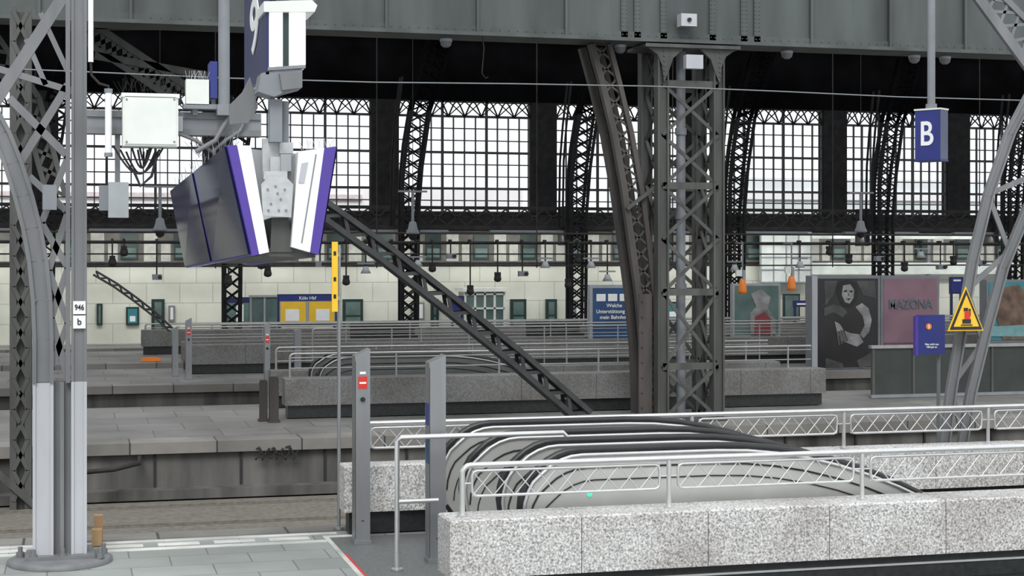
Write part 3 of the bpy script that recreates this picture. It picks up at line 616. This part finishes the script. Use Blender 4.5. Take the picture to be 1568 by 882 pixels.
# ---------------------------------------------------------------- near right arch support
b=B('arched_lattice_support'); 
for Y in (14.26,14.42):
    a=[P(x,y,Y) for x,y in ((1437,742),(1445,680),(1455,600),(1470,510),(1488,400),(1512,300),(1545,205),(1600,100))]
    c=[P(x,y,Y) for x,y in ((1462,742),(1472,680),(1486,600),(1508,510),(1535,410),(1572,320),(1620,235),(1690,150))]
    b.path(a,.1,.03,STEELM); b.path(c,.1,.03,STEELM); b.lace(a,c,9,.05,.02,STEELM,cross=False)
    for s in (-.045,.045):
        b.path([p+V(s,-.02,0) for p in a],.018,.04,STEELM); b.path([p+V(s,-.02,0) for p in c],.018,.04,STEELM)
    b.beam(P(1478,-30,Y),P(1580,110,Y),.1,.05,STEELM); b.beam(P(1510,-30,Y),P(1610,70,Y),.06,.05,STEELM)
    b.lace([P(1478,-30,Y),P(1580,110,Y)],[P(1510,-30,Y),P(1610,70,Y)],6,.03,.02,STEELM)
q=P(1450,742,14.35); b.box(q.x-.12,q.x+.14,14.24,14.44,.007,q.z+.05,STEELM); b.done()
# warning triangle
b=B('warning_sign'); q=P(1479,484,14.05); vz=1.3; th=math.radians(-1)
def tri(L,off,m,cz=0):
    h=L*.866*vz; pts=[(-L/2,-h/3),(L/2,-h/3),(0,2*h/3)]; d=V(math.cos(th),math.sin(th),0); n=V(math.sin(th),-math.cos(th),0)
    vs=[q+d*x+V(0,0,z)+n*off for x,z in pts]+[q+d*x+V(0,0,z)+n*(off-.012) for x,z in pts]
    b.add(vs,[(0,1,2),(5,4,3),(0,3,4,1),(1,4,5,2),(2,5,3,0)],m)
tri(.38,0,YEL); tri(.345,.006,RUB); tri(.27,.012,YEL)
d=V(math.cos(th),math.sin(th),0); n=V(math.sin(th),-math.cos(th),0)
def q2(x0,z0,x1,z1,m,off=.018):
    vs=[q+d*x+V(0,0,z)+n*o for o in (off,off-.004) for x,z in ((x0,z0),(x1,z0),(x1,z1),(x0,z1))]; b.hexa(vs,m)
q2(-.045,-.07,.045,-.03,RUB); q2(-.022,-.03,.035,.05,RED,.02); q2(-.03,.05,.014,.08,RUB); q2(.022,.0,.042,.07,RUB); q2(-.06,-.09,.06,-.08,RUB)
b.cyl(q+V(0,.01,-.05),q+V(.04,.19,-.05),.015,STEELM,8); b.done()
# hanging B sign
b=B('hanging_platform_sign'); Y=15.5; q=P(1426,208,Y); th=math.radians(-56); w=.145;dp=.085
d=V(math.cos(th),math.sin(th),0); n=V(math.sin(th),-math.cos(th),0)
z0=P(1425,246,Y).z; z1=P(1425,168,Y).z
def ob(x0,x1,y0,y1,za,zb,m,tp=0):
    b.hexa([q.xy.to_3d()+d*x+n*-y+V(0,0,z) for z,e in ((za,tp),(zb,0)) for x,y in ((x0,y0),(x1,y0),(x1,y1),(x0,y1))],m)
ob(-w,w,-dp,dp,z0,z1,BLUE); ob(-w-.008,w+.008,-dp-.008,dp+.008,z1-.01,z1+.008,WHITEG); ob(-w-.006,w+.006,-dp-.006,dp+.006,z0-.012,z0+.004,NAVY); ob(w,w+.003,-dp,dp,z0+.01,z1-.01,mat('sign_side_slate',(.06,.08,.16),.4))
b.cyl((q.x,q.y,z1),(q.x,q.y,z1+.06),.06,GREY,12); b.cyl((q.x,q.y,z1+.03),(q.x,q.y,P(1425,-60,Y).z),.042,GREY,12)
o=b.done(); text(o,'letter_b','B',.36,q.xy.to_3d()+n*(dp+.004)+V(0,0,(z0+z1)/2)-d*.01,WHITE,th,sx=.8)
# ---------------------------------------------------------------- hanging double display
b=B('hanging_train_display'); Yn=8.5; Yf=12.0
def cor(px,Y): return [P(x,y,Y) for x,y in px]
def extr(nq,fq,m):
    return b.add(nq+fq,[(3,2,1,0),(4,5,6,7),(0,1,5,4),(1,2,6,5),(2,3,7,6),(3,0,4,7)],m)
nl=cor([(386,392),(412,386),(384,223),(348,222)],Yn); fl=cor([(285,410),(305,408),(290,291),(262,292)],Yf)
def lp(q4,fx0,fx1):
    bl,br,tr,tl=q4; return [bl.lerp(br,fx0),bl.lerp(br,fx1),tl.lerp(tr,fx1),tl.lerp(tr,fx0)]
extr(lp(nl,.0,.42),lp(fl,.0,.42),PURP); extr(lp(nl,.42,1),lp(fl,.42,1),WHITE)
def lerp4(A,Bq,t): return [a.lerp(c,t) for a,c in zip(A,Bq)]
def scr(t0,t1,s,A,Bq,lo=.02,hi=.99):
    a=lerp4(A,Bq,t0);c=lerp4(A,Bq,t1); off=V(-.012*s,0,0)
    e=0 if s>0 else 1; t=3 if s>0 else 2
    p=[a[e].lerp(a[t],lo),a[e].lerp(a[t],hi),c[e].lerp(c[t],hi),c[e].lerp(c[t],lo)]
    vs=[x+off for x in p]+[x+off*-.5 for x in p]; b.hexa(vs,SCREEN)
scr(.012,.485,1,nl,fl); scr(.52,.99,1,nl,fl)
nr=cor([(446,378),(488,390),(515,224),(457,232)],Yn); fr=[p+V(-.0,3.4,-.08) for p in nr]
extr(lp(nr,.0,.68),lp(fr,.0,.68),WHITE); extr(lp(nr,.68,1),lp(fr,.68,1),PURP); scr(.01,.48,-1,nr,fr); scr(.505,.99,-1,nr,fr)
b.beam(P(484,236,Yn-.003),P(462,372,Yn-.003),.006,.004,GREY)
b.pp([(462,250),(472,248),(466,280),(457,280)],Yn-.006,.005,STEELL)
g=cor([(414,386),(450,386),(442,333),(416,333)],Yn+.05); extr(g,[p+V(0,3.2,-.05) for p in g],STEEL)
g=cor([(398,392),(484,394),(474,380),(405,380)],Yn+.06); extr(g,[p+V(0,3.2,-.05) for p in g],STEEL)
BRK=mat('galvanised_bracket',(.46,.47,.48),.45,.2,.12,20)
b.pp([(403,330),(446,333),(449,282),(437,270),(412,270),(400,282)],Yn-.02,.03,BRK)
for x,y in ((410,290),(422,285),(436,290),(430,305),(415,312),(438,322),(411,322),(425,296),(427,322)): p=P(x,y,Yn-.021); b.cyl(p,p+V(0,-.006,0),.006,GREY,8)
for i,(x0,y0,x1,y1,m,t) in enumerate(((402,212,428,272,BRK,.05),(428,218,449,235,BRK,.06),(430,236,446,262,GREYL,.05),(414,240,440,268,BRK,.05),(404,262,440,275,BRK,.05))):
    o_=(.14,.12,.055,.09,.02)[i]
    b.pp([(x0,y1),(x1,y1),(x1,y0),(x0,y0)],Yn+o_,t-.015,m)
b.pp([(384,228),(460,236),(457,330),(384,330)],Yn+.26,.06,GREYL)
for yy in (Yn+.4,Yn+2.6): b.box(P(384,230,Yn).x,P(457,230,Yn).x,yy,yy+.08,2.9,2.95,STEELM)
p=P(422,170,Yn+.1); p2=P(438,170,Yn+.1)
b.box(p.x-.035,p.x+.03,Yn+.06,Yn+.14,P(420,216,Yn).z,P(420,150,Yn).z,GREY)
b.cyl((p2.x,Yn+.2,P(438,222,Yn).z),(p2.x,Yn+.2,P(438,150,Yn).z),.028,GREY,12)
b.pp([(383,118),(395,165),(380,188),(352,190),(352,160),(372,140)],Yn+.24,.05,STEELM)
for k in range(34):
    t=k/33; s=nl[3].lerp(fl[3],t)+V(.04,0,0); b.cyl(s,s+V(random.uniform(-.03,.03),random.uniform(-.02,.02),.09),.0018,GREY,4)
for k in range(16):
    s=P(462+k*3.2,231-k*.4,Yn+.05); b.cyl(s,s+V(random.uniform(-.03,.03),0,.05),.0015,STEELL,4)
b.done()
# platform number sign above
b=B('hanging_track_number_sign'); 
q0=P(412,108,Yn);q1=P(468,-30,Yn); xl2=P(407,50,Yn).x
b.box(xl2,P(412,50,Yn).x,Yn,Yn+1.1,q0.z-.02,q1.z+.1,NAVY)
for a_,c_ in ((412,433),(443,468)):
    b.box(P(a_,50,Yn).x,P(c_,50,Yn).x,Yn+.0,Yn+1.1,P(a_,103,Yn).z,P(a_,18,Yn).z,LIT)
b.box(P(433,50,Yn).x,P(443,50,Yn).x,Yn+.02,Yn+1.1,q0.z,q1.z,GREEN)
b.pp([(410,108),(468,104),(468,99),(410,103)],Yn-.01,.05,GREY); b.pp([(404,18),(482,18),(486,8),(478,0),(404,2)],Yn-.02,.3,WHITEG)
b.pp([(395,140),(400,112),(430,106),(463,106),(463,134),(440,140),(420,148)],Yn+.0,.2,GREY); b.pp([(428,112),(463,110),(463,134),(432,138)],Yn-.03,.03,STEELM)
b.cyl(P(440,10,Yn+.3),P(440,-80,Yn+.3),.04,GREY,10)
for k in range(22): s=P(424+k*2.8,1,Yn+.05); b.cyl(s,s+V(random.uniform(-.03,.03),0,.05),.0015,STEELL,4)
o=b.done()
t=text(o,'track_number','9',.42,(xl2-.006,Yn+.5,P(395,44,Yn+.5).z),WHITE,-math.pi/2,sx=2.2)
# ---------------------------------------------------------------- cantilever arm and equipment
b=B('cantilever_equipment_arm'); Ya=12.9
def bx(x0,y0,x1,y1,Y,t,m): a=P(x0,y1,Y);c=P(x1,y0,Y); b.box(a.x,c.x,Y,Y+t,a.z,c.z,m)
bx(133,176,400,202,Ya,.12,GREY); bx(133,174,400,178,Ya-.02,.16,STEELM); bx(133,200,400,204,Ya-.02,.16,STEELM); bx(273,178,280,201,Ya-.03,.03,STEELL)
b.cyl(P(343,170,Ya-.1),P(343,-60,Ya-.1),.045,GREY,12); bx(333,160,354,176,Ya-.16,.14,GREY)
b.cyl(P(166,140,Ya-.15),P(166,236,Ya-.15),.026,WHITE,12); b.cyl(P(166,136,Ya-.15),P(166,142,Ya-.15),.032,GREY,12); b.cyl(P(166,234,Ya-.15),P(166,240,Ya-.15),.032,GREY,12)
b.cyl(P(139,-20,Ya-.1),P(139,95,Ya-.1),.02,WHITE,10)
b.tube([P(x,y,Ya-.1) for x,y in ((139,95),(140,115),(152,128),(166,132),(166,140))],.01,DARK2,6)
for k in range(7):
    x0=175+k*9; x1=250-k*6; dep=40-k*3
    b.tube([P(x0+(x1-x0)*i/12,226+dep*math.sin(math.pi*i/12)+(k%3)*3,Ya-.08+.02*(k%3)) for i in range(13)],.008,RUB,6)
b.tube([P(x,y,Ya-.1) for x,y in ((205,262),(215,285),(232,270),(240,240))],.012,RUB,6)
b.tube([P(x,y,Ya-.05) for x,y in ((275,205),(300,215),(325,232),(345,215),(368,200),(390,150),(400,125))],.015,STEELM,6)
b.tube([P(x,y,Ya-.1) for x,y in ((300,232),(330,215),(352,175),(375,150),(395,130))],.02,STEELM,6)
for k in range(60):
    x=185+random.random()*100; y=138+ (random.random()-.5)*16; s=P(x,y,Ya+.1); b.cyl(s,s+V(random.uniform(-.06,.06),0,.1),.002,DARK2,4)
for k in range(90):
    x=300+random.random()*50; y=222+random.random()*20; s=P(x,y,Ya); b.cyl(s,s+V(random.uniform(-.1,.1),0,.1),.002,DARK2,4)
bx(152,284,180,322,Ya,.15,GREY); bx(166,279,197,333,Ya-.12,.12,GREYL); bx(176,202,184,280,Ya+.02,.04,GREY)
bx(65,283,87,321,Ya+.1,.1,GREY)
b.done()
b=B('white_control_cabinet'); bx(188,146,273,223,Ya-.28,.25,WHITEG); bx(186,144,275,148,Ya-.29,.27,WHITE); bx(191,149,270,220,Ya-.29,.01,WHITEG)
for x,y in ((194,152),(267,152),(194,217),(267,217)): p=P(x,y,Ya-.295); b.cyl(p,p+V(0,.01,0),.008,GREY,8)
b.done()
b=B('small_junction_box'); bx(285,122,320,160,Ya-.1,.12,WHITEG); bx(295,160,303,176,Ya-.05,.04,GREY); bx(281,160,335,166,Ya-.1,.14,GREY); bx(322,94,333,150,Ya-.1,.25,BLUE); bx(324,150,330,162,Ya-.05,.06,GREY)
for k in range(14): s=P(287+k*2.3,122,Ya-.05); b.cyl(s,s+V(random.uniform(-.04,.04),0,.07),.002,STEELL,4)
b.done()
# ---------------------------------------------------------------- light + camera
w=bpy.data.worlds.new('World'); bpy.context.scene.world=w; w.use_nodes=True
bg=w.node_tree.nodes['Background']; bg.inputs[0].default_value=(.92,.96,.985,1); bg.inputs[1].default_value=1.2
sd=bpy.data.lights.new('sun','SUN'); sd.energy=2.0; sd.angle=math.radians(25); sd.color=(1,.99,.97); so=bpy.data.objects.new('sun',sd); bpy.context.collection.objects.link(so); so.rotation_euler=(math.radians(42),math.radians(-14),0); so.location=(0,0,15)
cd=bpy.data.cameras.new('camera'); cd.sensor_width=36; cd.lens=36*F/1568; cd.shift_y=-49/1568; cd.clip_end=300
co=bpy.data.objects.new('camera',cd); bpy.context.collection.objects.link(co); co.location=(0,0,H); co.rotation_euler=(math.pi/2,0,-A)
sc=bpy.context.scene; sc.camera=co; sc.view_settings.view_transform='Standard'; sc.view_settings.look='None'; sc.view_settings.exposure=.06
